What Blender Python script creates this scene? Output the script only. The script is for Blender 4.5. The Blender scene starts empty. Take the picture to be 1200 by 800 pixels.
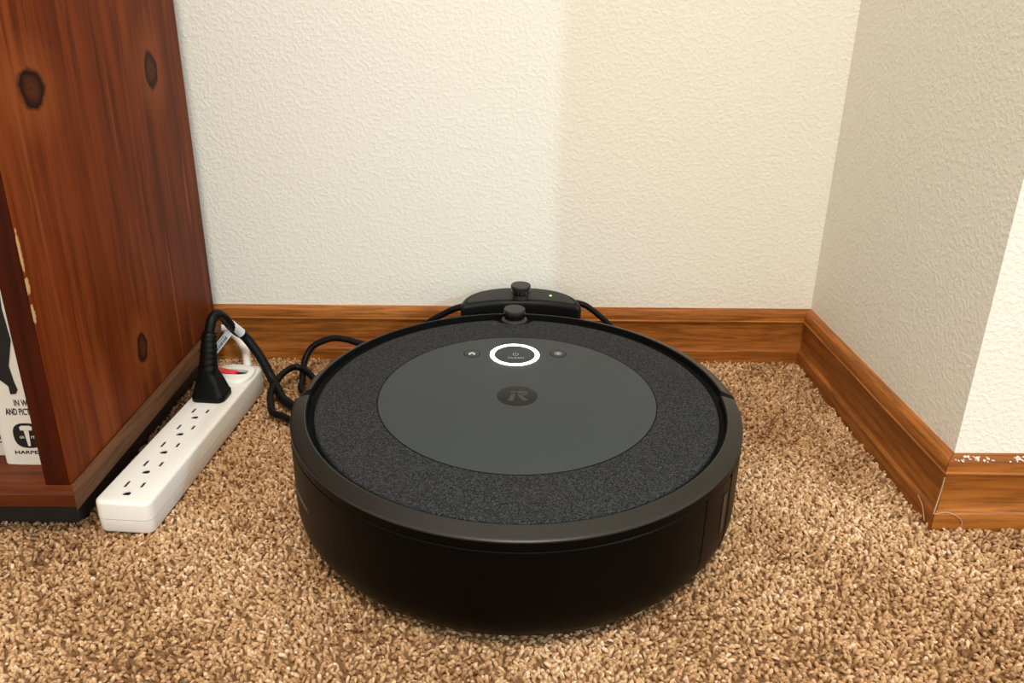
import bpy, bmesh, math, random
import numpy as np
from mathutils import Vector, Matrix
random.seed(7); rng = np.random.default_rng(7)
PI = math.pi
S = bpy.context.scene
C = S.collection

# ------------------------------------------------------------------ camera
cam = bpy.data.cameras.new('camera'); cam_o = bpy.data.objects.new('camera', cam); C.objects.link(cam_o)
cam.sensor_width = 36.0; cam.sensor_fit = 'HORIZONTAL'
cam.lens = 894.552 / 1200 * 36
cam.shift_x = -0.296 / 1200; cam.shift_y = -66.5 / 1200
cam.clip_start = 0.01; cam.clip_end = 50
_r = (0.999809, -0.012891, 0.0147); _u = (-0.009263, 0.349825, 0.936769); _f = (0.017218, 0.936726, -0.349639)
_c = (-0.01439, -0.52634, 0.37794)
cam_o.matrix_world = Matrix(((_r[0], _u[0], -_f[0], _c[0]), (_r[1], _u[1], -_f[1], _c[1]), (_r[2], _u[2], -_f[2], _c[2]), (0, 0, 0, 1)))
S.camera = cam_o

# ------------------------------------------------------------------ world, lights, exposure
w = bpy.data.worlds.new('room_light'); S.world = w; w.use_nodes = True
bg = w.node_tree.nodes['Background']; bg.inputs[0].default_value = (1.0, 0.96, 0.855, 1); bg.inputs[1].default_value = 1.20

def area(name, loc, target, size, power, col):
    l = bpy.data.lights.new(name, 'AREA'); l.shape = 'DISK'; l.size = size; l.energy = power; l.color = col
    o = bpy.data.objects.new(name, l); C.objects.link(o); o.location = loc
    o.rotation_euler = (Vector(target) - Vector(loc)).to_track_quat('-Z', 'Y').to_euler()
    return o
area('ceiling_light', (0.10, -1.25, 2.35), (0.0, -0.1, 0.1), 0.55, 37, (1.0, 0.95, 0.84))
area('room_lamp', (2.05, -1.75, 1.35), (0.0, 0.1, 0.2), 0.07, 22.0, (0.50, 0.80, 1.0))

S.view_settings.view_transform = 'Standard'; S.view_settings.look = 'None'
S.view_settings.exposure = 0.03; S.view_settings.gamma = 1.0; S.view_settings.use_curve_mapping = False

# ------------------------------------------------------------------ material helpers
class NT:
    def __init__(s, name):
        s.m = bpy.data.materials.new(name); s.m.use_nodes = True
        s.t = s.m.node_tree; s.b = s.t.nodes['Principled BSDF']; s.out = s.t.nodes['Material Output']
    def n(s, typ, **kw):
        x = s.t.nodes.new(typ)
        for k, v in kw.items():
            if k.startswith('i_'):
                key = k[2:]; key = int(key) if key.isdigit() else key.replace('_', ' ')
                x.inputs[key].default_value = v
            else: setattr(x, k, v)
        return x
    def l(s, a, b): s.t.links.new(a, b)
    def coords(s, scale=(1, 1, 1), loc=(0, 0, 0)):
        tc = s.n('ShaderNodeTexCoord'); mp = s.n('ShaderNodeMapping')
        mp.inputs['Scale'].default_value = scale; mp.inputs['Location'].default_value = loc
        s.l(tc.outputs['Object'], mp.inputs['Vector']); return mp.outputs['Vector']
    def noise(s, vec, scale, detail=4, rough=.55, dist=0.0):
        x = s.n('ShaderNodeTexNoise'); x.inputs['Scale'].default_value = scale; x.inputs['Detail'].default_value = detail
        x.inputs['Roughness'].default_value = rough; x.inputs['Distortion'].default_value = dist
        if vec is not None: s.l(vec, x.inputs['Vector'])
        return x.outputs['Fac']
    def ramp(s, fac, stops, interp='LINEAR'):
        x = s.n('ShaderNodeValToRGB'); cr = x.color_ramp; cr.interpolation = interp
        while len(cr.elements) < len(stops): cr.elements.new(.5)
        for e, (p, c) in zip(cr.elements, stops):
            e.position = p; e.color = (c, c, c, 1) if isinstance(c, (int, float)) else (*c, 1)
        s.l(fac, x.inputs['Fac']); return x.outputs['Color']
    def mix(s, fac, a, b, mode='MIX'):
        x = s.n('ShaderNodeMix', data_type='RGBA', blend_type=mode)
        for v, i in ((fac, 0), (a, 6), (b, 7)):
            if isinstance(v, (int, float)): x.inputs[i].default_value = v
            elif isinstance(v, tuple): x.inputs[i].default_value = (*v, 1)
            else: s.l(v, x.inputs[i])
        return x.outputs[2]
    def math(s, op, a, b=0.0):
        x = s.n('ShaderNodeMath', operation=op)
        for i, v in enumerate((a, b)):
            if isinstance(v, (int, float)): x.inputs[i].default_value = v
            else: s.l(v, x.inputs[i])
        return x.outputs[0]
    def bump(s, h, strength, dist):
        x = s.n('ShaderNodeBump'); x.inputs['Strength'].default_value = strength; x.inputs['Distance'].default_value = dist
        s.l(h, x.inputs['Height']); s.l(x.outputs[0], s.b.inputs['Normal'])
    def col(s, c):
        if isinstance(c, tuple): s.b.inputs['Base Color'].default_value = (*c, 1)
        else: s.l(c, s.b.inputs['Base Color'])
    def set(s, **kw):
        for k, v in kw.items():
            i = s.b.inputs[k.replace('_', ' ')]
            if isinstance(v, (int, float, tuple)): i.default_value = v
            else: s.l(v, i)
        return s.m

def plain(name, c, rough=.5, spec=.5, var=.08, scale=60, bump=0.0, bscale=400):
    t = NT(name); v = t.coords()
    f = t.noise(v, scale, 3)
    t.col(t.mix(f, tuple(x * (1 - var) for x in c), tuple(min(1, x * (1 + var)) for x in c)))
    if bump: t.bump(t.noise(v, bscale, 2), bump, .0004)
    return t.set(Roughness=rough, Specular_IOR_Level=spec)

def wall_mat(name, c):
    t = NT(name); v = t.coords()
    big = t.noise(v, 2.2, 2)
    t.col(t.mix(big, tuple(x * .975 for x in c), tuple(min(1, x * 1.02) for x in c)))
    a = t.noise(v, 270, 2.0, .5, .15)
    b = t.noise(v, 420, 2, .5)
    k = t.ramp(a, [(0, 0.0), (.46, 0.08), (.62, .85), (1, 1.0)])
    h = t.math('ADD', t.math('MULTIPLY', k, 1.0), t.math('MULTIPLY', b, .25))
    t.bump(h, .30, .0011)
    return t.set(Roughness=.75, Specular_IOR_Level=.25)

def wood_mat(name, dark, mid, light, grain_axis, rough=.4, fine=1.0, knots=(), chips=(), streak=.0, spec=.3, chip_col=(.50, .30, .13)):
    """grain runs along grain_axis; knots / chips: (x, y, z, radius across, radius along) in object space"""
    t = NT(name)
    sc = [1, 1, 1]; sc[grain_axis] = .06
    v = t.coords(tuple(sc))
    warp = t.noise(v, 9, 2)
    a = t.noise(v, 34 * fine, 5, .6, 1.1)
    b = t.noise(v, 190 * fine, 4, .65, .3)
    base = t.ramp(a, [(.25, dark), (.52, mid), (.78, light)])
    base = t.mix(t.math('MULTIPLY', t.ramp(b, [(.36, 1.0), (.56, 0.0)]), .75), base, tuple(x * .55 for x in dark))
    base = t.mix(t.math('MULTIPLY', warp, .35), base, mid)
    if streak:
        s1 = t.noise(t.coords(tuple(x * (1 if i != grain_axis else .5) for i, x in enumerate(sc)), (3.1, 1.7, .4)), 120, 2, .5, .2)
        base = t.mix(t.math('MULTIPLY', t.ramp(s1, [(.69, 0.0), (.74, 1.0)]), streak), base, tuple(min(1, x * 1.9) for x in light))
    tc = t.n('ShaderNodeTexCoord')
    wob = t.noise(tc.outputs['Object'], 90, 2)
    for (x, y, z, rc, ra) in knots:
        mp = t.n('ShaderNodeMapping', vector_type='POINT'); t.l(tc.outputs['Object'], mp.inputs['Vector'])
        sv = [1 / rc] * 3; sv[grain_axis] = 1 / ra
        mp.inputs['Scale'].default_value = sv; mp.inputs['Location'].default_value = (-x * sv[0], -y * sv[1], -z * sv[2])
        ln = t.n('ShaderNodeVectorMath', operation='LENGTH'); t.l(mp.outputs[0], ln.inputs[0])
        d = t.math('ADD', ln.outputs['Value'], t.math('MULTIPLY', t.math('SUBTRACT', wob, .5), .5))
        halo = t.ramp(t.math('DIVIDE', d, 3.0), [(.30, 1.0), (.95, 0.0)])
        base = t.mix(t.math('MULTIPLY', halo, .45), base, light)
        core = t.ramp(t.math('DIVIDE', d, 2.0), [(.40, 1.0), (.52, 0.0)])
        ring = t.ramp(t.math('DIVIDE', d, 2.0), [(.0, (.020, .006, .002)), (.06, (.085, .021, .006)), (.24, (.065, .015, .0045)), (.38, (.013, .004, .002)), (.50, (.03, .008, .003))])
        base = t.mix(core, base, ring)
    for (x, y, z, rc, ra) in chips:
        mp = t.n('ShaderNodeMapping', vector_type='POINT'); t.l(tc.outputs['Object'], mp.inputs['Vector'])
        sv = [1 / rc] * 3; sv[grain_axis] = 1 / ra
        mp.inputs['Scale'].default_value = sv; mp.inputs['Location'].default_value = (-x * sv[0], -y * sv[1], -z * sv[2])
        ln = t.n('ShaderNodeVectorMath', operation='LENGTH'); t.l(mp.outputs[0], ln.inputs[0])
        d = t.math('ADD', ln.outputs['Value'], t.math('MULTIPLY', t.math('SUBTRACT', t.noise(tc.outputs['Object'], 400, 2), .5), 1.1))
        base = t.mix(t.ramp(d, [(.85, 1.0), (1.0, 0.0)]), base, chip_col)
    t.col(base)
    t.bump(b, .18, .0004)
    return t.set(Roughness=rough, Specular_IOR_Level=spec)

M = {}
M['wall'] = wall_mat('wall_paint', (.84, .805, .715))
M['base_x'] = wood_mat('baseboard_wood_x', (.17, .046, .0080), (.37, .122, .022), (.58, .225, .054), 0, .42, 1.6, spec=.2)
M['base_y'] = wood_mat('baseboard_wood_y', (.17, .046, .0080), (.37, .122, .022), (.58, .225, .054), 1, .42, 1.6, spec=.2)
case_cols = ((.085, .0130, .0024), (.190, .0350, .0064), (.310, .080, .0180))
M['case_z'] = wood_mat('bookcase_wood_z', *case_cols, 2, .52, .55, streak=.30,
    knots=[(x + .60, y - .09, z, a, b) for x, y, z, a, b in ((-.3204, -.0113, .3189, .0160, .0140), (-.3204, .1686, .3157, .0135, .0175), (-.3204, .0736, .0933, .0100, .0150))],
    chips=[(x + .60, y - .09, z, a, b) for x, y, z, a, b in ((-.3209, -.0578, .2230, .0011, .016), (-.3209, -.0578, .1990, .0020, .006), (-.3209, -.0578, .1790, .0014, .007))], spec=.06)
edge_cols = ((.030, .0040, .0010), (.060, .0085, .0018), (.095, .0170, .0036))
M['case_edge'] = wood_mat('bookcase_edge_dark', *edge_cols, 2, .5, .8, spec=.1)  # darker tones for the side panel's front edge
M['case_x'] = wood_mat('bookcase_wood_x', (.055, .0095, .0022), (.115, .0225, .0050), (.190, .046, .0110), 0, .45, .8, streak=.2, spec=.15)
M['case_y'] = wood_mat('bookcase_wood_y', (.055, .021, .009), (.115, .048, .021), (.19, .088, .042), 1, .6, 1.2, spec=.15)
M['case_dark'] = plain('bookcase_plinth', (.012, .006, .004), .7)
M['white_plastic'] = plain('white_plastic', (.80, .765, .715), .38, .5, .02)
M['slot_black'] = plain('slot_black', (.006, .006, .006), .8, .2)
M['red_plastic'] = plain('red_plastic', (.72, .012, .016), .3)
M['rubber'] = plain('black_rubber', (.0030, .0029, .0028), .45, .16, .1)
M['black_plastic'] = plain('black_plastic', (.0016, .0012, .0009), .40, .07, .12, bump=.12, bscale=1500)
M['lit_plastic'] = plain('lit_plastic', (.0125, .0108, .0088), .36, .40, .1, bump=.1, bscale=1500)  # paler copy of the black shell plastic, reflected light put into its colour
M['gap_black'] = plain('gap_black', (.003, .003, .003), .8, .1)
M['dock_top'] = plain('dock_top_plastic', (.020, .0198, .019), .55, .30, .35, 500, bump=.5, bscale=900)
M['dock_plastic'] = plain('dock_plastic', (.0035, .0033, .003), .42, .22, .15, bump=.2, bscale=900)
M['gloss_black'] = plain('gloss_black', (.006, .006, .006), .04, 1.0)
M['knob_top'] = plain('knob_plastic', (.028, .0275, .026), .45, .3)
M['panel_grey'] = plain('panel_grey', (.0425, .0475, .0510), .50, .13, .04, 900)
M['button_grey'] = plain('button_grey', (.037, .042, .045), .45, .15, .04, 900)
M['badge'] = plain('badge_dark', (.014, .0130, .012), .45, .15, .05)
M['badge_mark'] = plain('badge_mark', (.042, .042, .041), .45, .15, .03)
M['icon_grey'] = plain('icon_grey', (.34, .35, .36), .5, .3, .03)
M['icon_white'] = plain('icon_white', (.45, .45, .45), .5, .3, .03)
M['print_grey'] = plain('print_grey', (.11, .105, .095), .5, .3, .05)
M['paper'] = plain('book_white', (.66, .62, .56), .55, .3, .04)
M['pages'] = plain('book_pages', (.62, .55, .42), .8, .1, .08, 300)
M['ink'] = plain('ink_black', (.010, .010, .011), .5, .3)
M['tag'] = plain('tag_paper', (.74, .74, .73), .5, .3, .02)
M['tag_print'] = plain('tag_print', (.16, .16, .16), .6, .2)
M['thread'] = plain('thread', (.50, .33, .20), .9, .1)
M['lint'] = plain('lint', (.75, .70, .62), .9, .1)

def fabric():
    t = NT('charcoal_fabric'); v = t.coords()
    a = t.noise(v, 1350, 2, .6); b = t.noise(v, 650, 3, .6); g = t.noise(v, 14, 2)
    f = t.math('ADD', t.math('MULTIPLY', a, .6), t.math('MULTIPLY', b, .4))
    c = t.ramp(f, [(.39, (.0040, .0045, .0050)), (.5, (.016, .0172, .0188)), (.59, (.066, .069, .072))])
    t.col(t.mix(t.math('MULTIPLY', g, .3), c, (.019, .0195, .020)))
    t.bump(f, .5, .0006)
    return t.set(Roughness=.9, Specular_IOR_Level=.15)
M['fabric'] = fabric()

def emit(name, c, s):
    t = NT(name); t.col(c); t.b.inputs['Emission Color'].default_value = (*c, 1); t.b.inputs['Emission Strength'].default_value = s
    return t.m
M['ring_light'] = emit('ring_light', (1, 1, 1), 5.0)
M['led_green'] = emit('led_green', (.35, 1.0, .12), 2.5)
M['led_dim'] = plain('led_dim', (.02, .06, .015), .4)

def carpet_mat():
    t = NT('carpet_yarn'); v = t.coords()
    at = t.n('ShaderNodeAttribute', attribute_name='tuft')
    sep = t.n('ShaderNodeSeparateColor'); t.l(at.outputs['Color'], sep.inputs[0])
    c = t.ramp(sep.outputs[0], [(0.0, (.17, .076, .031)), (.22, (.345, .180, .083)), (.5, (.52, .302, .150)), (.8, (.72, .462, .258)), (1, (.86, .63, .42))])
    f = t.noise(v, 900, 2, .6)
    c = t.mix(t.math('MULTIPLY', t.ramp(f, [(.35, 1.0), (.6, 0.0)]), .35), c, (.20, .10, .045))
    t.col(c)
    t.bump(f, .5, .0006)
    return t.set(Roughness=.9, Specular_IOR_Level=.15)
M['carpet'] = carpet_mat()
M['carpet_back'] = plain('carpet_backing', (.22, .12, .058), .95, .1, .2, 200)

# ------------------------------------------------------------------ object helpers
def tag(o, label=None, cat=None, group=None, kind=None):
    if label: o['label'] = label
    if cat: o['category'] = cat
    if group: o['group'] = group
    if kind: o['kind'] = kind
    return o

def thing(name, loc, label, cat, group=None):
    o = bpy.data.objects.new(name, None); o.empty_display_size = .02; C.objects.link(o); o.location = loc
    return tag(o, label, cat, group)

def wloc(o):
    v = Vector((0, 0, 0))
    while o is not None: v += o.location; o = o.parent
    return v

def mk(name, data, mat, parent=None, smooth=False, origin=None, sharp=40):
    """data = (verts in world coordinates, faces); the object's origin sits at the parent's origin, or at `origin`"""
    verts, faces = data
    off = wloc(parent) if parent is not None else Vector(origin or (0, 0, 0))
    me = bpy.data.meshes.new(name)
    me.from_pydata([tuple(Vector(v) - off) for v in verts], [], [tuple(f) for f in faces])
    bm = bmesh.new(); bm.from_mesh(me)
    bmesh.ops.recalc_face_normals(bm, faces=bm.faces)
    bm.to_mesh(me); bm.free()
    me.materials.append(M[mat])
    if smooth:
        me.polygons.foreach_set('use_smooth', [True] * len(me.polygons))
        try: me.set_sharp_from_angle(angle=math.radians(sharp))
        except Exception: pass
    o = bpy.data.objects.new(name, me); C.objects.link(o)
    if parent is not None: o.parent = parent
    else: o.location = off
    return o

def join(*parts):
    V, F = [], []
    for v, f in parts:
        n = len(V); V += [tuple(x) for x in v]; F += [tuple(i + n for i in q) for q in f]
    return V, F

def loft(rings, caps=True, closed=True):
    n = len(rings[0]); V = [tuple(p) for r in rings for p in r]; F = []
    for k in range(len(rings) - 1):
        for i in range(n if closed else n - 1):
            j = (i + 1) % n
            F.append((k * n + i, k * n + j, (k + 1) * n + j, (k + 1) * n + i))
    if caps:
        F.append(tuple(range(n - 1, -1, -1))); F.append(tuple((len(rings) - 1) * n + i for i in range(n)))
    return V, F

def box(x0, x1, y0, y1, z0, z1, bev=0.0, seg=2):
    bm = bmesh.new(); bmesh.ops.create_cube(bm, size=1)
    for v in bm.verts:
        v.co = ((x0 + x1) / 2 + v.co.x * (x1 - x0), (y0 + y1) / 2 + v.co.y * (y1 - y0), (z0 + z1) / 2 + v.co.z * (z1 - z0))
    if bev: bmesh.ops.bevel(bm, geom=list(bm.edges), offset=bev, segments=seg, profile=.5, affect='EDGES')
    bm.verts.index_update()
    r = [tuple(v.co) for v in bm.verts], [tuple(v.index for v in f.verts) for f in bm.faces]
    bm.free(); return r

def xf(data, M4): return [tuple(M4 @ Vector(v)) for v in data[0]], data[1]

def lathe(profile, n=128, cx=0, cy=0):
    """profile of (r, z); r == 0 ends become poles via caps"""
    rings = []
    for r, z in profile:
        rings.append([(cx + max(r, 1e-5) * math.cos(2 * PI * i / n), cy + max(r, 1e-5) * math.sin(2 * PI * i / n), z) for i in range(n)])
    return loft(rings)

def arc_solid(prof_fn, a0, a1, n):
    """closed profile (list of (r,z)) as function of angle, swept from a0 to a1 degrees, with end caps"""
    rings = []
    for i in range(n + 1):
        a = math.radians(a0 + (a1 - a0) * i / n)
        rings.append([(r * math.cos(a), r * math.sin(a), z) for r, z in prof_fn(a)])
    return loft(rings)

def ring_flat(r0, r1, z0, z1, cx, cy, n=96):
    return arc_ring([(r0, z0), (r1, z0), (r1, z1), (r0, z1)], cx, cy, n)
def arc_ring(prof, cx, cy, n=96):
    m = len(prof); V = []; F = []
    for i in range(n):
        a = 2 * PI * i / n
        V += [(cx + r * math.cos(a), cy + r * math.sin(a), z) for r, z in prof]
    for i in range(n):
        j = (i + 1) % n
        for k in range(m):
            l = (k + 1) % m; F.append((i * m + k, j * m + k, j * m + l, i * m + l))
    return V, F

def catmull(pts, per=10, closed=False):
    P = [Vector(p) for p in pts]; out = []; n = len(P)
    rngk = range(n) if closed else range(n - 1)
    for k in rngk:
        if closed: a, b, c, d = P[(k - 1) % n], P[k], P[(k + 1) % n], P[(k + 2) % n]
        else: a, b, c, d = P[max(k - 1, 0)], P[k], P[k + 1], P[min(k + 2, n - 1)]
        for i in range(per):
            t = i / per
            out.append(.5 * ((2 * b) + (c - a) * t + (2 * a - 5 * b + 4 * c - d) * t * t + (3 * b - a - 3 * c + d) * t ** 3))
    if not closed: out.append(P[-1])
    return out

def tube(pts, r, sides=12, per=10, flat=1.0):
    path = catmull(pts, per); rings = []
    up = Vector((0, 0, 1)); prev = None
    for i, p in enumerate(path):
        t = (path[min(i + 1, len(path) - 1)] - path[max(i - 1, 0)]).normalized()
        if prev is None:
            n = t.cross(up)
            if n.length < 1e-3: n = t.cross(Vector((0, 1, 0)))
        else: n = prev - t * prev.dot(t)
        n.normalize(); prev = n; b = t.cross(n)
        rr = r(i / (len(path) - 1)) if callable(r) else r
        rings.append([p + n * math.cos(2 * PI * k / sides) * rr + b * math.sin(2 * PI * k / sides) * rr * flat for k in range(sides)])
    return loft(rings)

def rrect(w, d, r, n=6):
    pts = []
    for cx, cy, a0 in ((w / 2 - r, d / 2 - r, 0), (-w / 2 + r, d / 2 - r, 90), (-w / 2 + r, -d / 2 + r, 180), (w / 2 - r, -d / 2 + r, 270)):
        for i in range(n + 1):
            a = math.radians(a0 + 90 * i / n); pts.append((cx + r * math.cos(a), cy + r * math.sin(a)))
    return pts

def prism(poly, z0, z1):
    return loft([[(x, y, z0) for x, y in poly], [(x, y, z1) for x, y in poly]])

def text_data(s, wid, hei, thick=.0001, bold=0.0):
    cu = bpy.data.curves.new('t', 'FONT'); cu.body = s; cu.extrude = .02; cu.offset = bold; cu.resolution_u = 3
    o = bpy.data.objects.new('t', cu); C.objects.link(o)
    dg = bpy.context.evaluated_depsgraph_get(); dg.update()
    me = bpy.data.meshes.new_from_object(o.evaluated_get(dg))
    V = np.array([v.co[:] for v in me.vertices]); F = [tuple(p.vertices) for p in me.polygons]
    bpy.data.objects.remove(o); bpy.data.curves.remove(cu); bpy.data.meshes.remove(me)
    mn, mx = V.min(0), V.max(0)
    V = (V - mn) / (mx - mn) * np.array([wid, hei, thick])
    return [tuple(v) for v in V], F

def boolean_cut(o, cutter_data):
    c = mk('cutter', cutter_data, 'slot_black')
    md = o.modifiers.new('cut', 'BOOLEAN'); md.operation = 'DIFFERENCE'; md.solver = 'EXACT'; md.object = c
    c.location = wloc(o) * 0
    dg = bpy.context.evaluated_depsgraph_get(); dg.update()
    me = bpy.data.meshes.new_from_object(o.evaluated_get(dg))
    o.modifiers.clear(); old = o.data; o.data = me
    bpy.data.meshes.remove(old); cm = c.data; bpy.data.objects.remove(c); bpy.data.meshes.remove(cm)
    me.materials.clear(); me.materials.append(M['white_plastic'])
    for p in me.polygons: p.material_index = 0

# ------------------------------------------------------------------ the setting
YW, XR, YO = .260, .3345, -.0294          # back wall, right wall, outer corner of the right wall
H = 2.4
tag(mk('floor', box(-1.6, 1.9, -2.6, .30, -.030, -.0048), 'carpet_back'), kind='structure')
tag(mk('wall_back', box(-1.6, XR + .06, YW, YW + .06, -.03, H), 'wall'), kind='structure')
tag(mk('wall_right', box(XR, XR + .06, YO, YW, -.03, H), 'wall'), kind='structure')
tag(mk('wall_right_return', box(XR + .06, 1.9, YO, YO + .06, -.03, H), 'wall'), kind='structure')

prof = [(0, -.0075), (.0118, -.0075), (.0118, .0108), (.0108, .0124), (.0088, .0132), (.0080, .0150), (.0076, .0280), (.0080, .0435), (.0090, .0452),
        (.0104, .0459), (.0106, .0469), (.0094, .0478), (.0092, .0545), (.0080, .0568), (.0050, .0582), (.0, .0588)]
def baseboard_x(x0, x1, y, m0, m1):       # runs along x in front of wall plane y; m = mitre direction at each end
    return loft([[(x0 + m0 * d, y - d, z) for d, z in prof], [(x1 + m1 * d, y - d, z) for d, z in prof]])
tag(mk('baseboard_back', baseboard_x(-1.6, XR, YW, 0, -1), 'base_x', smooth=True, sharp=30), kind='structure')
tag(mk('baseboard_right', loft([[(XR - d, YO - d + .0003, z) for d, z in prof], [(XR - d, YW - d, z) for d, z in prof]]), 'base_y', smooth=True, sharp=30), kind='structure')
bb3 = tag(mk('baseboard_right_return', baseboard_x(XR + .0002, 1.9, YO, -1, 0), 'base_x', smooth=True, sharp=30), kind='structure')
# scuffed paint flecks on the top edge of the return board
fl = []
for (fx, n) in ((.348, 10), (.356, 6), (.3395, 5), (.377, 5), (.383, 6), (.392, 4), (.41, 6), (.44, 6)):
    for _ in range(n):
        x = fx + random.gauss(0, .003); d = random.uniform(.0042, .0084); z = .0589 - d * .16 - max(0, d - .006) * .5
        if x < XR - .004: continue
        s = random.uniform(.0006, .0015)
        fl.append(xf(box(-s, s, -s * .6, s * .6, -.0002, .00035), Matrix.Translation((x, YO - d, z)) @ Matrix.Rotation(random.uniform(0, 3), 4, 'Z') @ Matrix.Rotation(.35, 4, 'X')))
tag(mk('paint_flecks', join(*fl), 'lint', bb3), 'white paint flecks scuffed on the top edge', kind='stuff')
# pale frayed threads at the outer mitre
th = [tube([(XR - .0106, YO - .0112, .044), (XR - .0098, YO - .0098, .030), (XR - .0128, YO - .0122, .012)], .0005, 6, 6),
      tube([(XR - .0125, YO - .0125, .012), (XR - .002, YO - .0132, .014), (XR + .009, YO - .0128, .0075), (XR + .011, YO - .0128, .001)], .0003, 6, 6),
      tube([(XR - .0125, YO + .012, .012), (XR - .0135, YO + .002, .009), (XR - .0145, YO - .006, .001)], .0003, 6, 6)]
tag(mk('loose_threads', join(*th), 'thread', bb3), 'pale loose threads at the mitred corner', kind='stuff')

# carpet pile: one object, nobody could count it
def carpet():
    sp = .00275
    xs = np.arange(-.50, .56, sp); ys = np.arange(-.30, .256, sp)
    X, Y = np.meshgrid(xs, ys); X = X.ravel(); Y = Y.ravel()
    X = X + rng.uniform(-.5, .5, X.size) * sp; Y = Y + rng.uniform(-.5, .5, Y.size) * sp
    keep = (np.hypot(X, Y) > .146) & ~((X > XR - .013) & (Y > YO - .0125)) & (Y < YW - .0125)
    keep &= ~((X < -.37) & (Y > .0))
    X, Y = X[keep], Y[keep]; n0 = X.size
    # sparser, thicker tufts on the floor beyond the part near the robot
    s2 = .0050; X2, Y2 = np.meshgrid(np.arange(-.72, .86, s2), np.arange(-.56, .24, s2)); X2 = X2.ravel(); Y2 = Y2.ravel()
    X2 = X2 + rng.uniform(-.5, .5, X2.size) * s2; Y2 = Y2 + rng.uniform(-.5, .5, Y2.size) * s2
    k2 = ~((X2 > -.501) & (X2 < .561) & (Y2 > -.301)) & ~((X2 > XR - .013) & (Y2 > YO - .0125)) & ~((X2 < -.37) & (Y2 > -.02))
    X = np.concatenate([X, X2[k2]]); Y = np.concatenate([Y, Y2[k2]]); N = X.size
    big = np.ones(N); big[n0:] = 1.75
    def field(sx, sy, ph):
        return np.sin(X * sx + ph) * np.cos(Y * sy + 1.7 * ph) + .6 * np.sin(X * sx * 2.3 + Y * sy * 1.9 + ph * 3) + .4 * np.sin(-X * sx * 4.1 + Y * sy * 3.7 + ph * 5)
    leanx = .45 * field(17, 13, .7); leany = .45 * field(14, 19, 2.1)
    bend = rng.uniform(.0018, .0060, N); ang = rng.uniform(0, 2 * PI, N)
    dx = np.cos(ang) * bend * 1.15 + leanx * .0020; dy = np.sin(ang) * bend * .8 + leany * .0016
    hgt = rng.uniform(.0086, .0110, N); rad = rng.uniform(.00100, .0016, N) * big; dx = dx * big ** .5; dy = dy * big ** .5
    # pile is pressed down under the strip, robot edge and bookcase
    sxl = -.2925 + (Y + .051) * .0797
    under = (np.abs(X - sxl) < .0205) & (Y > -.052) & (Y < .178)
    hgt = np.where(under | (np.hypot(X, Y - .004) < .161), hgt * .62, hgt)
    ns, lev = 5, [.25, .62, .88, 1.0]; rl = [.85, 1.1, 1.0, .38]
    ph = rng.uniform(0, 2 * PI, N); tw = rng.uniform(-1.5, 1.5, N); el = rng.uniform(.72, 1.0, N)
    V = np.zeros((N, len(lev), ns, 3), np.float32)
    sag = .10 + .28 * np.clip(np.hypot(dx, dy) / .006, 0, 1)
    for k, (t, q) in enumerate(zip(lev, rl)):
        cx = X + dx * t * t; cy = Y + dy * t * t; cz = -.0085 + hgt * (t - sag * t * t)
        T = np.stack([2 * dx * t, 2 * dy * t, hgt * (1 - 2 * sag * t)], -1); T /= np.linalg.norm(T, axis=1, keepdims=True)
        n1 = np.cross(T, np.array([0.31, 0.95, 0.05])); n1 /= np.linalg.norm(n1, axis=1, keepdims=True); n2 = np.cross(T, n1)
        for j in range(ns):
            a = ph + tw * t + 2 * PI * j / ns
            o = n1 * (np.cos(a) * rad * q)[:, None] + n2 * (np.sin(a) * rad * q * el)[:, None]
            V[:, k, j, 0] = cx + o[:, 0]; V[:, k, j, 1] = cy + o[:, 1]; V[:, k, j, 2] = cz + o[:, 2]
    nv = len(lev) * ns
    quads = [(k * ns + j, k * ns + (j + 1) % ns, (k + 1) * ns + (j + 1) % ns, (k + 1) * ns + j) for k in range(len(lev) - 1) for j in range(ns)]
    loops = np.array([i for q in quads for i in q] + [(len(lev) - 1) * ns + j for j in range(ns)], np.int32)
    starts = np.array([4 * i for i in range(len(quads))] + [4 * len(quads)], np.int32)
    totals = np.array([4] * len(quads) + [ns], np.int32)
    L = (loops[None] + np.arange(N, dtype=np.int32)[:, None] * nv).ravel()
    ST = (starts[None] + np.arange(N, dtype=np.int32)[:, None] * loops.size).ravel()
    me = bpy.data.meshes.new('carpet_pile')
    me.vertices.add(N * nv); me.vertices.foreach_set('co', V.ravel())
    me.loops.add(L.size); me.loops.foreach_set('vertex_index', L)
    me.polygons.add(ST.size); me.polygons.foreach_set('loop_start', ST)
    me.polygons.foreach_set('use_smooth', np.ones(ST.size, bool))
    me.update(calc_edges=True)
    tone = .52 + .21 * rng.standard_normal(N) + .13 * field(15, 17, 4.0)
    tone = np.clip(tone, 0, 1)
    col = np.ones((N, nv, 4), np.float32); col[:, :, 0] = tone[:, None]
    at = me.color_attributes.new('tuft', 'FLOAT_COLOR', 'POINT'); at.data.foreach_set('color', col.ravel())
    me.materials.append(M['carpet'])
    o = bpy.data.objects.new('carpet_pile', me); C.objects.link(o)
    tag(o, 'tan and brown twisted cut pile carpet covering the floor', 'carpet', kind='stuff')
carpet()

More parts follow.
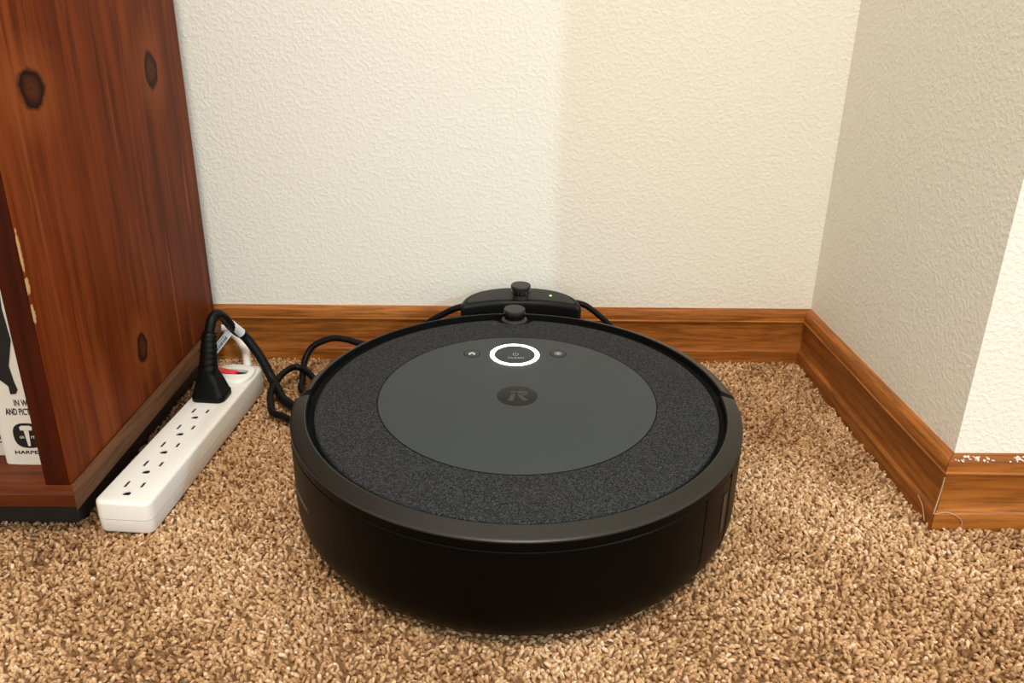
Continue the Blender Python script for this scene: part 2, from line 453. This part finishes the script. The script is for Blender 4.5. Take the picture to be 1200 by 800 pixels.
# ------------------------------------------------------------------ bookcase
XS = -.3204; YF = -.0581; YR = .238
bc = thing('bookcase', (-.60, .09, 0), 'dark red-brown stained pine bookcase with knots, standing against the wall', 'bookcase')
sp_ = mk('side_panel', box(XS - .0183, XS, YF, YR, .0465, .86, .0016), 'case_z', bc, True)
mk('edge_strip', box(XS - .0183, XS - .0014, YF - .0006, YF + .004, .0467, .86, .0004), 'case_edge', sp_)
mk('side_panel', box(-.90, -.8817, YF, YR, .0465, .86, .0016), 'case_z', bc, True)
mk('back_panel', box(-.8817, XS - .0183, YR - .008, YR - .001, .0465, .86), 'case_z', bc)
mk('shelf', box(-.8817, XS - .0183, YF + .004, YR - .008, .40, .418, .001), 'case_x', bc)
mk('top_board', box(-.905, XS + .005, YF - .008, YR, .86, .878, .002), 'case_x', bc, True)
bb = mk('bottom_board', box(-.8817, XS - .0183, YF + .0003, YR - .008, .033, .0462), 'case_x', bc)
def mould(z0, z1): return [(.0, z0), (.0035, z0), (.005, z0 + .002), (.005, z1 - .0035), (.0038, z1 - .001), (.0016, z1 - .0002), (.0, z1)]
mk('base_moulding', loft([[(-.905, YF - d * 1.55, z) for d, z in mould(.0315, .0465)], [(XS + d, YF - d * 1.55, z) for d, z in mould(.0315, .0465)]]), 'case_x', bc, True, sharp=30)
mk('base_moulding', loft([[(XS + d, YF - d * 1.55, z) for d, z in mould(.0285, .0465)], [(XS + d, YR, z) for d, z in mould(.0285, .0465)]]), 'case_y', bc, True, sharp=30)
mk('base_rail', box(XS - .0183, XS, YF, YR, .030, .0463), 'case_y', bc)
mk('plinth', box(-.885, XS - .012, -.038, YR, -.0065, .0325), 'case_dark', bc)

# ------------------------------------------------------------------ books on the bottom shelf
def spine_text(s, x, z, wid, hei, ang, org, bold=0.0):
    d = text_data(s, wid, hei, .0002, bold)
    m = Matrix.Translation(org) @ Matrix.Rotation(ang, 4, 'Z') @ Matrix(((1, 0, 0, x), (0, 0, -1, .0), (0, 1, 0, z), (0, 0, 0, 1)))
    return xf(d, m)
def spine_poly(pts, ang, org, lift=.00025):
    d = loft([[(x, .0002, z) for x, z in pts], [(x, -lift, z) for x, z in pts]])
    return xf(d, Matrix.Translation(org) @ Matrix.Rotation(ang, 4, 'Z'))
ZB = .0463; BA = 0.0
org = Vector((-.3840, -.0325, ZB)); T = .0443
bk = thing('book', org, 'thick white book with a black figure and black emblem on its spine', 'book', 'books on the bottom shelf')
R4 = Matrix.Translation(org) @ Matrix.Rotation(BA, 4, 'Z')
sp_out = [(0, .010), (.0006, .0025), (.003, .0004), (.012, -.0002), (T / 2, -.0004), (T - .012, -.0002), (T - .003, .0004), (T - .0006, .0025), (T, .010)]
sp_in = [(T - .003, .010), (.003, .010)]
cov = [(x, y) for x, y in sp_out]
mk('cover', xf(join(prism(cov + sp_in, 0, .238), box(0, .003, .0098, .172, 0, .238, .0004), box(T - .003, T, .0098, .172, 0, .238, .0004)), R4), 'paper', bk, True)
mk('page_block', xf(box(.0032, T - .0032, .0102, .167, .003, .235), R4), 'pages', bk)
fig = [(-.3565, .196), (-.3583, .1742), (-.3572, .1506), (-.3628, .1303), (-.3618, .1181), (-.3606, .1113), (-.3625, .1082), (-.3663, .1078), (-.3664, .1143), (-.3704, .1184), (-.3760, .1230), (-.3770, .1500), (-.3740, .1720), (-.3720, .1980), (-.3690, .2080), (-.3640, .2110), (-.3590, .2060)]
mk('spine_figure', spine_poly([(x - org.x, z - ZB - .0018) for x, z in fig], BA, org, .0009), 'ink', bk)
mk('spine_title', join(spine_text('IN WORDS', -.3656 - org.x, .0962 - ZB, .0205, .0052, BA, org + Vector((0, -.0004, 0)), .01),
                       spine_text('AND PICTURES', -.3732 - org.x, .0888 - ZB, .0262, .0054, BA, org + Vector((0, -.0004, 0)), .01)), 'ink', bk)
sq = [((-.3612 - org.x) + .0102 * math.copysign(abs(math.cos(a)) ** .75, math.cos(a)), .0715 - ZB + .0104 * math.copysign(abs(math.sin(a)) ** .75, math.sin(a))) for a in [2 * PI * i / 40 for i in range(40)]]
em = mk('emblem', spine_poly(sq, BA, org, .0007), 'ink', bk)
ex, ez = -.3612 - org.x, .0715 - ZB
mk('emblem_torch', join(spine_poly([(ex - .0042, ez + .0046), (ex + .0042, ez + .0046), (ex + .0046, ez + .0072), (ex + .0030, ez + .0084), (ex - .0030, ez + .0084), (ex - .0046, ez + .0072)], BA, org, .0010),
                        spine_poly([(ex - .0009, ez - .0086), (ex + .0009, ez - .0086), (ex + .0018, ez + .0044), (ex - .0018, ez + .0044)], BA, org, .0010),
                        spine_text('GR', ex - .0058, ez - .0022, .0034, .0020, BA, org + Vector((0, -.0008, 0))),
                        spine_text('IT', ex + .0026, ez - .0022, .0030, .0020, BA, org + Vector((0, -.0008, 0)))), 'paper', em)
mk('publisher_name', spine_text('HARPER', -.3733 - org.x, .0558 - ZB, .0205, .0028, BA, org + Vector((0, -.0004, 0)), .012), 'ink', bk)

org2 = Vector((-.4150, -.0215, ZB))
bk2 = thing('book', org2, 'white book left of the black-figured one, mostly cut off by the picture edge', 'book', 'books on the bottom shelf')
mk('cover', xf(join(box(0, .0300, 0, .004, 0, .225, .0012), box(0, .002, .0035, .150, 0, .225), box(.028, .030, .0035, .150, 0, .225)), Matrix.Translation(org2)), 'paper', bk2, True)
mk('page_block', xf(box(.0022, .0278, .0042, .146, .003, .222), Matrix.Translation(org2)), 'pages', bk2)
mk('spine_title', join(spine_text('E', .0246, .0150, .0030, .0040, 0, org2 + Vector((0, -.0001, 0)), .02), spine_poly([(.004, .0128), (.0285, .0128), (.0285, .0120), (.004, .0120)], 0, org2)), 'ink', bk2)

# ------------------------------------------------------------------ power strip
ST_A = -math.atan(.0797); ST_O = Vector((-.2925, -.0515, -.0012))
ps = thing('power_strip', ST_O, 'white six-outlet power strip lying on the carpet along the bookcase', 'power strip')
RS = Matrix.Translation(ST_O) @ Matrix.Rotation(ST_A, 4, 'Z')
LW, LL, LH = .0436, .229, .0272
def strip_ring(ins, z, r=.0065): return [(x, y + LL / 2, z) for x, y in rrect(LW - 2 * ins, LL - 2 * ins, max(r - ins, .001), 6)]
mk('base', xf(loft([strip_ring(.0016, 0), strip_ring(.0006, .002), strip_ring(.0003, .0112), strip_ring(.0018, .0115)]), RS), 'white_plastic', ps, True, sharp=35)
cover = mk('cover', xf(loft([strip_ring(.0018, .0119), strip_ring(.0001, .0121), strip_ring(.0, .0245), strip_ring(.0004, .0259), strip_ring(.0013, .0268), strip_ring(.0024, LH)]), RS), 'white_plastic', ps, True, sharp=35)
cut = []; slots = []
for k in range(6):
    gy = .0115 + .0280 * k; ox = -.0012
    pieces = []
    for sx, ln in ((-.0063, .0041), (.0063, .0034)):
        pieces.append((ox + sx - .00115, ox + sx + .00115, gy + .0119 - ln, gy + .0119 + ln))
    gp = [(ox + .0031 * math.cos(a), gy + max(.0029 * math.sin(a), -.0019)) for a in [2 * PI * i / 16 for i in range(16)]]
    for (a, b, c, d) in pieces: cut.append(xf(box(a, b, c, d, LH - .006, LH + .002), RS))
    cut.append(xf(prism(gp, LH - .006, LH + .002), RS))
    slots.append([xf(box(a - .0003, b + .0003, c - .0003, d + .0003, LH - .004, LH - .0008), RS) for (a, b, c, d) in pieces] + [xf(prism([(x * 1.0, y) for x, y in gp], LH - .004, LH - .0008), RS)])
# switch recess
SY = .2080
rec = [(.0158 * math.cos(a) - .0012, SY - .0022 + .0058 * math.copysign(abs(math.sin(a)) ** .6, math.sin(a))) for a in [2 * PI * i / 32 for i in range(32)]]
boolean_cut(cover, join(*cut))
for s in slots: mk('outlet', join(*s), 'slot_black', ps)  # black inserts paint the shade down inside the holes
# raised collar round the switch
def col_ring(k, z):
    out = []
    for i in range(48):
        a = 2 * PI * i / 48; c, s = math.cos(a), math.sin(a)
        out.append((k * .0202 * math.copysign(abs(c) ** .62, c), SY - .0035 + k * .0195 * math.copysign(abs(s) ** .72, s), z))
    return out
collar = mk('switch_collar', xf(loft([col_ring(1.0, LH - .0008), col_ring(1.0, LH + .0006), col_ring(.975, LH + .0022), col_ring(.92, LH + .0034), col_ring(.84, LH + .0038)]), RS), 'white_plastic', ps, True, sharp=50)
boolean_cut(collar, xf(prism(rec, LH - .003, LH + .008), RS))
for p in collar.data.polygons: p.use_smooth = False
try:
    collar.data.polygons.foreach_set('use_smooth', [True] * len(collar.data.polygons)); collar.data.set_sharp_from_angle(angle=math.radians(35))
except Exception: pass
mk('switch_well', xf(prism([(x * .99, SY - .0022 + (y - SY + .0022) * .97) for x, y in rec], LH - .0005, LH + .0008), RS), 'slot_black', ps)
rk = loft([[(-.0160, SY - .0022 + dy, LH + zz) for dy, zz in ((-.0042, .0006), (.0042, .0006), (.0038, .0062), (-.0038, .0062))],
           [(-.0070, SY - .0022 + dy, LH + zz) for dy, zz in ((-.0044, .0006), (.0044, .0006), (.0042, .0042), (-.0042, .0042))],
           [(.0030, SY - .0022 + dy, LH + zz) for dy, zz in ((-.0042, .0006), (.0042, .0006), (.0038, .0032), (-.0038, .0032))]])
mk('rocker_switch', xf(rk, RS), 'red_plastic', ps)
wc = [(-.2706, .1700, .0170), (-.2708, .1790, .0230), (-.2760, .1930, .0325), (-.2835, .2050, .0365), (-.2985, .2250, .0385), (-.3170, .2425, .0370), (-.345, .2440, .030), (-.42, .2440, .006), (-.50, .2440, -.003)]
mk('cord', tube(wc, .0042, 14, 12), 'white_plastic', ps, True)

# ------------------------------------------------------------------ power cord of the dock: plug, strain relief, cord, tag
PL = Vector((-.2815, .1090, ST_O.z + LH + .0002))
pc = thing('electric_cable', PL, 'black power cord plugged into the white strip, looping beside the robot', 'cord')
def plug_ring(w_, d_, z, dx=0, dy=0, r=.25):
    return [(x + dx, y + dy, z) for x, y in rrect(w_, d_, min(w_, d_) * r, 5)]
pr = [plug_ring(.0300, .0235, .0), plug_ring(.0312, .0245, .0015), plug_ring(.0312, .0245, .0055), plug_ring(.0290, .0225, .0070), plug_ring(.0235, .0200, .0150, -.0006, .001), plug_ring(.0185, .0180, .0230, -.0012, .002, .35),
      plug_ring(.0155, .0165, .0260, -.0014, .0022, .4), plug_ring(.0168, .0170, .0275, -.0014, .0025, .4), plug_ring(.0165, .0165, .0305, -.0014, .003, .45), plug_ring(.0150, .0150, .0325, -.0013, .0035, .49)]
mk('plug', xf(loft(pr), Matrix.Translation(PL) @ Matrix.Rotation(ST_A, 4, 'Z')), 'rubber', pc, True, sharp=50)
sr = [Vector((PL.x - .0010, PL.y + .0035, PL.z + .031)), Vector((-.2822, .1160, .0680)), Vector((-.2820, .1200, .0790)), Vector((-.2815, .1235, .0860))]
mk('strain_relief', tube(sr, lambda t: .0080 - .0020 * t + (.0004 if int(t * 14) % 2 else 0), 14, 8), 'rubber', pc, True)
cord = [(-.2818, .1200, .0780), (-.2815, .1235, .0880), (-.2800, .1295, .0968), (-.2778, .1370, .0985), (-.2765, .1480, .0905), (-.2758, .1600, .0770), (-.2740, .1700, .0660), (-.2680, .1765, .0560),
        (-.2545, .1720, .0375), (-.2435, .1650, .0190), (-.2330, .1510, .0095), (-.2250, .1390, .0072), (-.2107, .1245, .0070), (-.1960, .1090, .0066), (-.1880, .0950, .0064), (-.1960, .0900, .0066), (-.2090, .1000, .0072),
        (-.2165, .1062, .0075), (-.2275, .1120, .0078), (-.2330, .1240, .0088), (-.2385, .1450, .0120), (-.2372, .1660, .0150), (-.2325, .1830, .0165), (-.2250, .1930, .0155), (-.2130, .1880, .0125), (-.2020, .1740, .0090), (-.1990, .1580, .0072), (-.2060, .1520, .0068),
        (-.2135, .1630, .0068), (-.2160, .1780, .0070), (-.2190, .1950, .0115), (-.2185, .2080, .0195), (-.2110, .2165, .0295), (-.1930, .2200, .0362), (-.1770, .2180, .0360), (-.1620, .2140, .0335), (-.1400, .2100, .0320), (-.1120, .2085, .0440),
        (-.0851, .2080, .0630), (-.0734, .2075, .0702), (-.0609, .2070, .0768), (-.0494, .2070, .0800), (-.040, .207, .080)]
mk('cord', tube(cord, lambda t: .0046 - .0012 * min(1, max(0, (t - .28) / .12)), 12, 8), 'rubber', pc, True)
mk('cord', tube([(.0600, .207, .0850), (.0680, .207, .0845), (.0760, .2075, .0815), (.0854, .2080, .0745), (.0995, .2080, .0620), (.1200, .2080, .0400), (.1340, .2080, .0150), (.1400, .1950, .0070), (.1300, .1900, .0062), (.1050, .1960, .0060), (.07, .205, .0060)], .0031, 12, 8), 'rubber', pc, True)
# paper tag wrapped round the cord, its flag hanging down to the left
a, b = Vector((-.2765, .1600, .0782)), Vector((-.2722, .1735, .0632))
tg = mk('cord_tag', tube([a.lerp(b, .0), a.lerp(b, .35), a.lerp(b, .7), Vector((-.2716, .1733, .0628))], .0050, 14, 6), 'tag', pc, True)
def flag(u0, u1, v0, v1, lift, th=.0003):
    P0, P1 = Vector((-.2787, .1600, .0735)), Vector((-.2945, .1495, .0540)); W = Vector((.0034, .0004, -.0066))
    nrm = (P1 - P0).cross(W).normalized()
    if nrm.y > 0: nrm = -nrm
    q = [P0.lerp(P1, u) + W * v for u, v in ((u0, v0), (u1, v0), (u1, v1), (u0, v1))]
    return loft([[p + nrm * lift for p in q], [p + nrm * (lift + th) for p in q]])
fg = mk('tag_flag', flag(0, 1, 0, 1.0, 0), 'tag', tg)
bars = [flag(.22 + .08 * i, .22 + .08 * i + (.05 if i % 3 else .065), .42, .82, .0003, .0001) for i in range(9)]
bars.append(flag(.25, .80, .16, .25, .0003, .0001))
mk('tag_print', join(*bars), 'tag_print', fg)

# ------------------------------------------------------------------ charging dock
DK = Vector((.008, .215, -.002))
dk = thing('charging_dock', DK, 'black charging dock with a round knob standing against the baseboard', 'charging dock')
def inset(poly, d):
    n = len(poly); out = []
    for i in range(n):
        a, b, c = Vector(poly[i - 1]), Vector(poly[i]), Vector(poly[(i + 1) % n])
        t = (c - a).normalized(); nn = Vector((-t.y, t.x)); out.append(tuple(b + nn * d))
    return out
def dock_curves(d, n=40):                                  # concave front edge, convex rear edge, inset by d
    hw = .0612 - d; fr, bk_ = [], []
    for i in range(n + 1):
        u = -math.cos(PI * i / n); x = .008 + u * hw
        f = .2020 - .0135 * ((x - .008) / .058) ** 2 + d
        b = .1935 + (.0505 - d) * max(0, 1 - abs(u) ** 2.3) ** .5
        edge = .004 * max(0, (abs(u) - .94) / .06) ** 2            # soften the two front corners
        f += edge; b = max(b, f + .0004)
        fr.append((x, f)); bk_.append((x, b))
    return fr, bk_
def dock_loft(rings):
    V, F = [], []; m = None
    for d, z in rings:
        fr, bk_ = dock_curves(d); m = len(fr); V += [(x, y, z) for x, y in fr] + [(x, y, z) for x, y in reversed(bk_)]
    n = 2 * m
    for k in range(len(rings) - 1):
        for i in range(n):
            j = (i + 1) % n; F.append((k * n + i, k * n + j, (k + 1) * n + j, (k + 1) * n + i))
    for o in (0, (len(rings) - 1) * n):
        for i in range(m - 1): F.append((o + i, o + i + 1, o + n - 2 - i, o + n - 1 - i))
    return V, F
mk('tower', dock_loft([(0, -.002), (0, .0835), (.0006, .0862), (.0018, .0875), (.0034, .0880)]), 'dock_plastic', dk, True, sharp=50)
mk('top_panel', dock_loft([(.0052, .0872), (.0052, .0882), (.0056, .0885), (.0064, .0886)]), 'dock_top', dk, True, sharp=50)
mk('groove', dock_loft([(.0042, .0875), (.0042, .08815)]), 'gap_black', dk)
mk('base_plate', join(box(-.055, .070, .060, .205, -.003, .0022, .001)), 'dock_plastic', dk)
kx, ky = .0080, .2110
kn = mk('beacon_knob', lathe([(.0080, .088), (.0082, .0905), (.0078, .0925), (.0092, .0940), (.0102, .0955), (.0098, .0975), (.0092, .0985), (.0100, .0995), (.0103, .1010), (.0103, .1022), (.0098, .1030), (.0, .1032)], 48, kx, ky), 'knob_top', dk, True, sharp=35)
mk('knob_window', arc_ring([(.0094, .0943), (.01045, .0953), (.0100, .0980), (.0090, .0984)], kx, ky, 48), 'gloss_black', kn, True)
mk('status_light', lathe([(.0013, .0884), (.0013, .0889), (.0, .0890)], 16, .0395, .2170), 'led_green', dk)
mk('indicator_dot', lathe([(.0008, .0884), (.0008, .0888), (.0, .0889)], 12, .0465, .2170), 'led_dim', dk)

# ------------------------------------------------------------------ robot vacuum
rb = thing('robot_vacuum', (0, 0, 0), 'round black robot vacuum with charcoal fabric lid and glowing white ring', 'robot vacuum')
LIPC, LIPR = .0048, .1602                               # inner lip circle of the shell sits slightly off centre
def lip(a):
    s = math.sin(a); return LIPC * s + math.sqrt(LIPR ** 2 - (LIPC * math.cos(a)) ** 2)
def off_circle(a, cx, cy, R):                              # distance from the origin to an off-centre circle
    ux, uy = math.cos(a), math.sin(a); b = ux * cx + uy * cy
    return b + math.sqrt(b * b - cx * cx - cy * cy + R * R)
shell_r = lambda a: off_circle(a, 0.0, .0040, .1715)
bump_r = lambda a: off_circle(a, .0020, .0065, .1735)
blip_r = lambda a: off_circle(a, .0005, .0035, .1622)
mk('body', lathe([(.0, .0030), (.140, .0030), (.152, .0040), (.1570, .0100), (.1620, .0185), (.1650, .030), (.1665, .050), (.1668, .0780), (.1640, .0830), (.1630, .0836), (.0, .0836)], 160, 0, .004), 'gap_black', rb, True, sharp=30)
def shell_top(a):
    li = lip(a); R = shell_r(a)
    return [(R - .0045, .0852), (R, .0852), (R - .0002, .0860), (R - .0010, .0867), (R - .0022, .0871), (li + .0042, .0887), (li + .0010, .0896), (li + .0002, .0893), (li - .0004, .0840), (li + .0010, .0830)]
mk('rim_side_shade', arc_solid(lambda a: [(shell_r(a) - .0045, .0797), (shell_r(a), .0797), (shell_r(a), .0850), (shell_r(a) - .0045, .0850)], -179.6, .4, 120), 'black_plastic', rb, True, sharp=32)  # rim's vertical side in the darker plastic copy, its shade painted in
mk('rim', arc_solid(shell_top, -179.6, .4, 120), 'lit_plastic', rb, True, sharp=32)
def side_prof(a, z1, dr=0.0):
    R = shell_r(a) + dr
    u = min(1, max(0, (72 - abs(math.degrees(a) + 90)) / 38)); u = u * u * (3 - 2 * u)      # the bin end is undercut more than the sides
    b0 = [(-.0105, .0065), (-.0060, .0085), (-.0028, .0130), (-.0008, .0210), (0, .0320)]
    b1 = [(-.0110, .0065), (-.0076, .0095), (-.0034, .0175), (-.0009, .0280), (0, .0400)]
    base = [(p[0] * (1 - u) + q[0] * u, p[1] * (1 - u) + q[1] * u) for p, q in zip(b0, b1)]
    o = [(R + d, z) for d, z in base] + [(R, z1 - .0008), (R - .0006, z1)]
    return o + [(R - .0048, z1), (R - .0090, .030), (o[0][0] - .004, .0075)]
mk('side_shell', arc_solid(lambda a: side_prof(a, .0790), -179.6, -135.84, 40), 'black_plastic', rb, True, sharp=35)
mk('side_shell', arc_solid(lambda a: side_prof(a, .0790), -30.6, .4, 30), 'black_plastic', rb, True, sharp=35)
mk('dust_bin', arc_solid(lambda a: side_prof(a, .0788), -135.8, -44.6, 90), 'black_plastic', rb, True, sharp=35)
bt = mk('bin_button', arc_solid(lambda a: side_prof(a, .0788 - .004 * max(0, (math.degrees(a) + 34) / 4) ** 2 if math.degrees(a) > -34 else .0788, dr=-.0003), -44.0, -31.1, 20), 'black_plastic', rb, True, sharp=35)
mk('finger_recess', arc_solid(lambda a: [(shell_r(a) - .0008, .038), (shell_r(a) + .0001, .038), (shell_r(a) + .0001, .068), (shell_r(a) - .0008, .068)], -35.4, -33.2, 6), 'lit_plastic', bt)
def bumper_prof(a):
    li = blip_r(a); R = bump_r(a)
    return [(R - .0130, .0120), (R - .0070, .0155), (R - .0020, .0250), (R - .0002, .0400), (R, .0760), (R - .0004, .0800), (R - .0016, .0830), (R - .0036, .0850), (min(li + .0040, R - .0050), .0874), (li + .0010, .0892), (li, .0890), (li - .0004, .0840), (li + .0010, .0830), (R - .0050, .0780), (R - .0080, .0300)]
shade_prof = lambda f: (lambda a: [(f(a) - .0012, .0832), (f(a) - .0003, .0832), (f(a) - .0001, .0888), (f(a) - .0008, .0888)])  # black ring added over the lip's inner wall, standing in for the gap's shade
mk('gap_shade', arc_solid(shade_prof(lip), -179.6, .4, 90), 'gap_black', rb, True)
mk('gap_shade', arc_solid(shade_prof(blip_r), 3.5, 177.0, 90), 'gap_black', rb, True)
mk('bumper', arc_solid(bumper_prof, 3.5, 177.0, 150), 'lit_plastic', rb, True, sharp=32)
# fabric lid with the notch for the sensor knob
FR, FCY = .1526, -.0024; NX, NY, NR = .0008, .1605, .0212
pts = []
for i in range(360):
    a = 2 * PI * i / 360; x, y = FR * math.cos(a), FCY + FR * math.sin(a)
    d = math.hypot(x - NX, y - NY)
    if d < NR:
        ang = math.atan2(y - NY, x - NX); yy = NY - math.sqrt(max(NR ** 2 - (x - NX) ** 2, 0)); y = min(y, yy)
    pts.append((x, y))
fr_ring = lambda d, z: [(x, y, z) for x, y in inset(pts, d)]
mk('fabric_lid', loft([fr_ring(0, .0832), fr_ring(0, .0880), fr_ring(.0005, .0891), fr_ring(.0016, .0896), fr_ring(.0030, .0897)]), 'fabric', rb, True, sharp=50)
PC = (.0004, .0010)
cp = mk('centre_panel', lathe([(.1072, .0890), (.1072, .0897), (.1066, .08995), (.0, .08995)], 160, *PC), 'panel_grey', rb, True, sharp=60)
mk('panel_groove', ring_flat(.1070, .1079, .0890, .08978, *PC, 160), 'gap_black', cp)
ZT = .08995
BX, BY = -.0003, .0720
mk('light_ring', ring_flat(.0177, .0214, ZT - .0006, ZT + .0002, BX, BY), 'ring_light', rb)
cb = mk('clean_button', lathe([(.0176, ZT - .0004), (.0176, ZT + .0002), (.0173, ZT + .0003), (.0, ZT + .0003)], 96, BX, BY), 'button_grey', rb, True, sharp=60)
def top_text(s, cx, cy, wd, ht, z): return xf(text_data(s, wd, ht), Matrix.Translation((cx - wd / 2, cy - ht / 2, z)))
mk('clean_text', top_text('CLEAN', BX + .0008, BY - .0068, .0140, .0028, ZT + .0003), 'icon_grey', cb)
pw = []
for a0 in range(130, 411, 14):
    a = math.radians(a0)
pw = [arc_solid(lambda a: [(.0021, ZT + .0003), (.0026, ZT + .0003), (.0026, ZT + .0004), (.0021, ZT + .0004)], 125, 415, 24)]
pw = [xf(pw[0], Matrix.Translation((BX + .0008, BY + .0002, 0))), box(BX + .0008 - .0003, BX + .0008 + .0003, BY + .0004, BY + .0034, ZT + .0003, ZT + .0004)]
mk('power_icon', join(*pw), 'icon_grey', cb)
for k, (x, y) in enumerate(((-.0374, .0732), (.0375, .0744))):
    sb = mk('side_button', lathe([(.0066, ZT - .0004), (.0066, ZT + .0001), (.0063, ZT + .0003), (.0, ZT + .0003)], 48, x, y), 'panel_grey', rb, True, sharp=60)
    mk('button_gap', ring_flat(.0065, .0072, ZT - .0004, ZT + .00005, x, y, 48), 'gap_black', sb)
    if k == 0:
        hp = [(x - .0028, y - .0026), (x - .0010, y - .0026), (x - .0010, y - .0004), (x + .0010, y - .0004), (x + .0010, y - .0026), (x + .0028, y - .0026), (x + .0028, y + .0004), (x, y + .0028), (x - .0028, y + .0004)]
        mk('home_icon', prism(hp, ZT + .0003, ZT + .0004), 'icon_white', sb)
    else:
        mk('spot_icon', join(ring_flat(.0024, .0030, ZT + .0003, ZT + .0004, x, y, 32), ring_flat(.0003, .0013, ZT + .0003, ZT + .0004, x, y, 24)), 'icon_grey', sb)
LX, LY = .0004, -.0014
bd = mk('logo_badge', lathe([(.0158, ZT - .0003), (.0158, ZT + .0001), (.0155, ZT + .0002), (.0, ZT + .0002)], 72, LX, LY), 'badge', rb, True, sharp=60)
def lp(poly): return prism([(LX + x * .001, LY + y * .001) for x, y in poly], ZT + .0002, ZT + .0003)
mk('logo_mark', join(lp([(-7.6, -8.2), (-3.2, -8.2), (-2.0, -1.2), (-1.2, 2.6), (-4.2, 2.6), (-5.0, 0.2)]),
                     lp([(-5.6, 4.6), (-1.2, 4.6), (-.9, 8.4), (-3.2, 7.2)]),
                     lp([(.6, 3.2), (5.2, 3.2), (6.6, 4.6), (6.6, 5.8), (5.2, 7.4), (.2, 7.4)][::-1]),
                     lp([(5.4, 7.4), (7.4, 7.2), (8.4, 5.4), (8.2, 2.8), (6.6, .6), (4.4, -.6), (.6, .4), (.4, 1.9), (5.0, 1.9), (6.6, 3.6), (6.6, 5.8)][::-1]),
                     lp([(.6, .4), (4.4, -.6), (8.6, -7.6), (4.6, -8.2), (1.0, -1.4)][::-1])), 'badge_mark', bd)
# sensor knob at the far edge
RKX, RKY = .0008, .1575
rk_ = mk('sensor_knob', lathe([(.0125, .0830), (.0125, .0870), (.0108, .0885), (.0088, .0890), (.0086, .0905), (.0094, .0930), (.0100, .0945), (.0103, .0960), (.0103, .0975), (.0099, .0982), (.0, .0984)], 56, RKX, RKY), 'knob_top', rb, True, sharp=35)
mk('knob_window', arc_ring([(.0088, .0892), (.0100, .0893), (.0106, .0915), (.0104, .0942), (.0094, .0944)], RKX, RKY, 56), 'gloss_black', rk_, True)
# faint printed wordmark on the side
tx = text_data('ROOMBA', .0270, .0034, .0003)
tv = []
for (x, y, z) in tx[0]:
    a = math.radians(-157.3) + x / .1700; r = shell_r(a) - .0001 + z
    tv.append((r * math.cos(a), r * math.sin(a), .0462 + y))
mk('side_print', (tv, tx[1]), 'print_grey', rb)
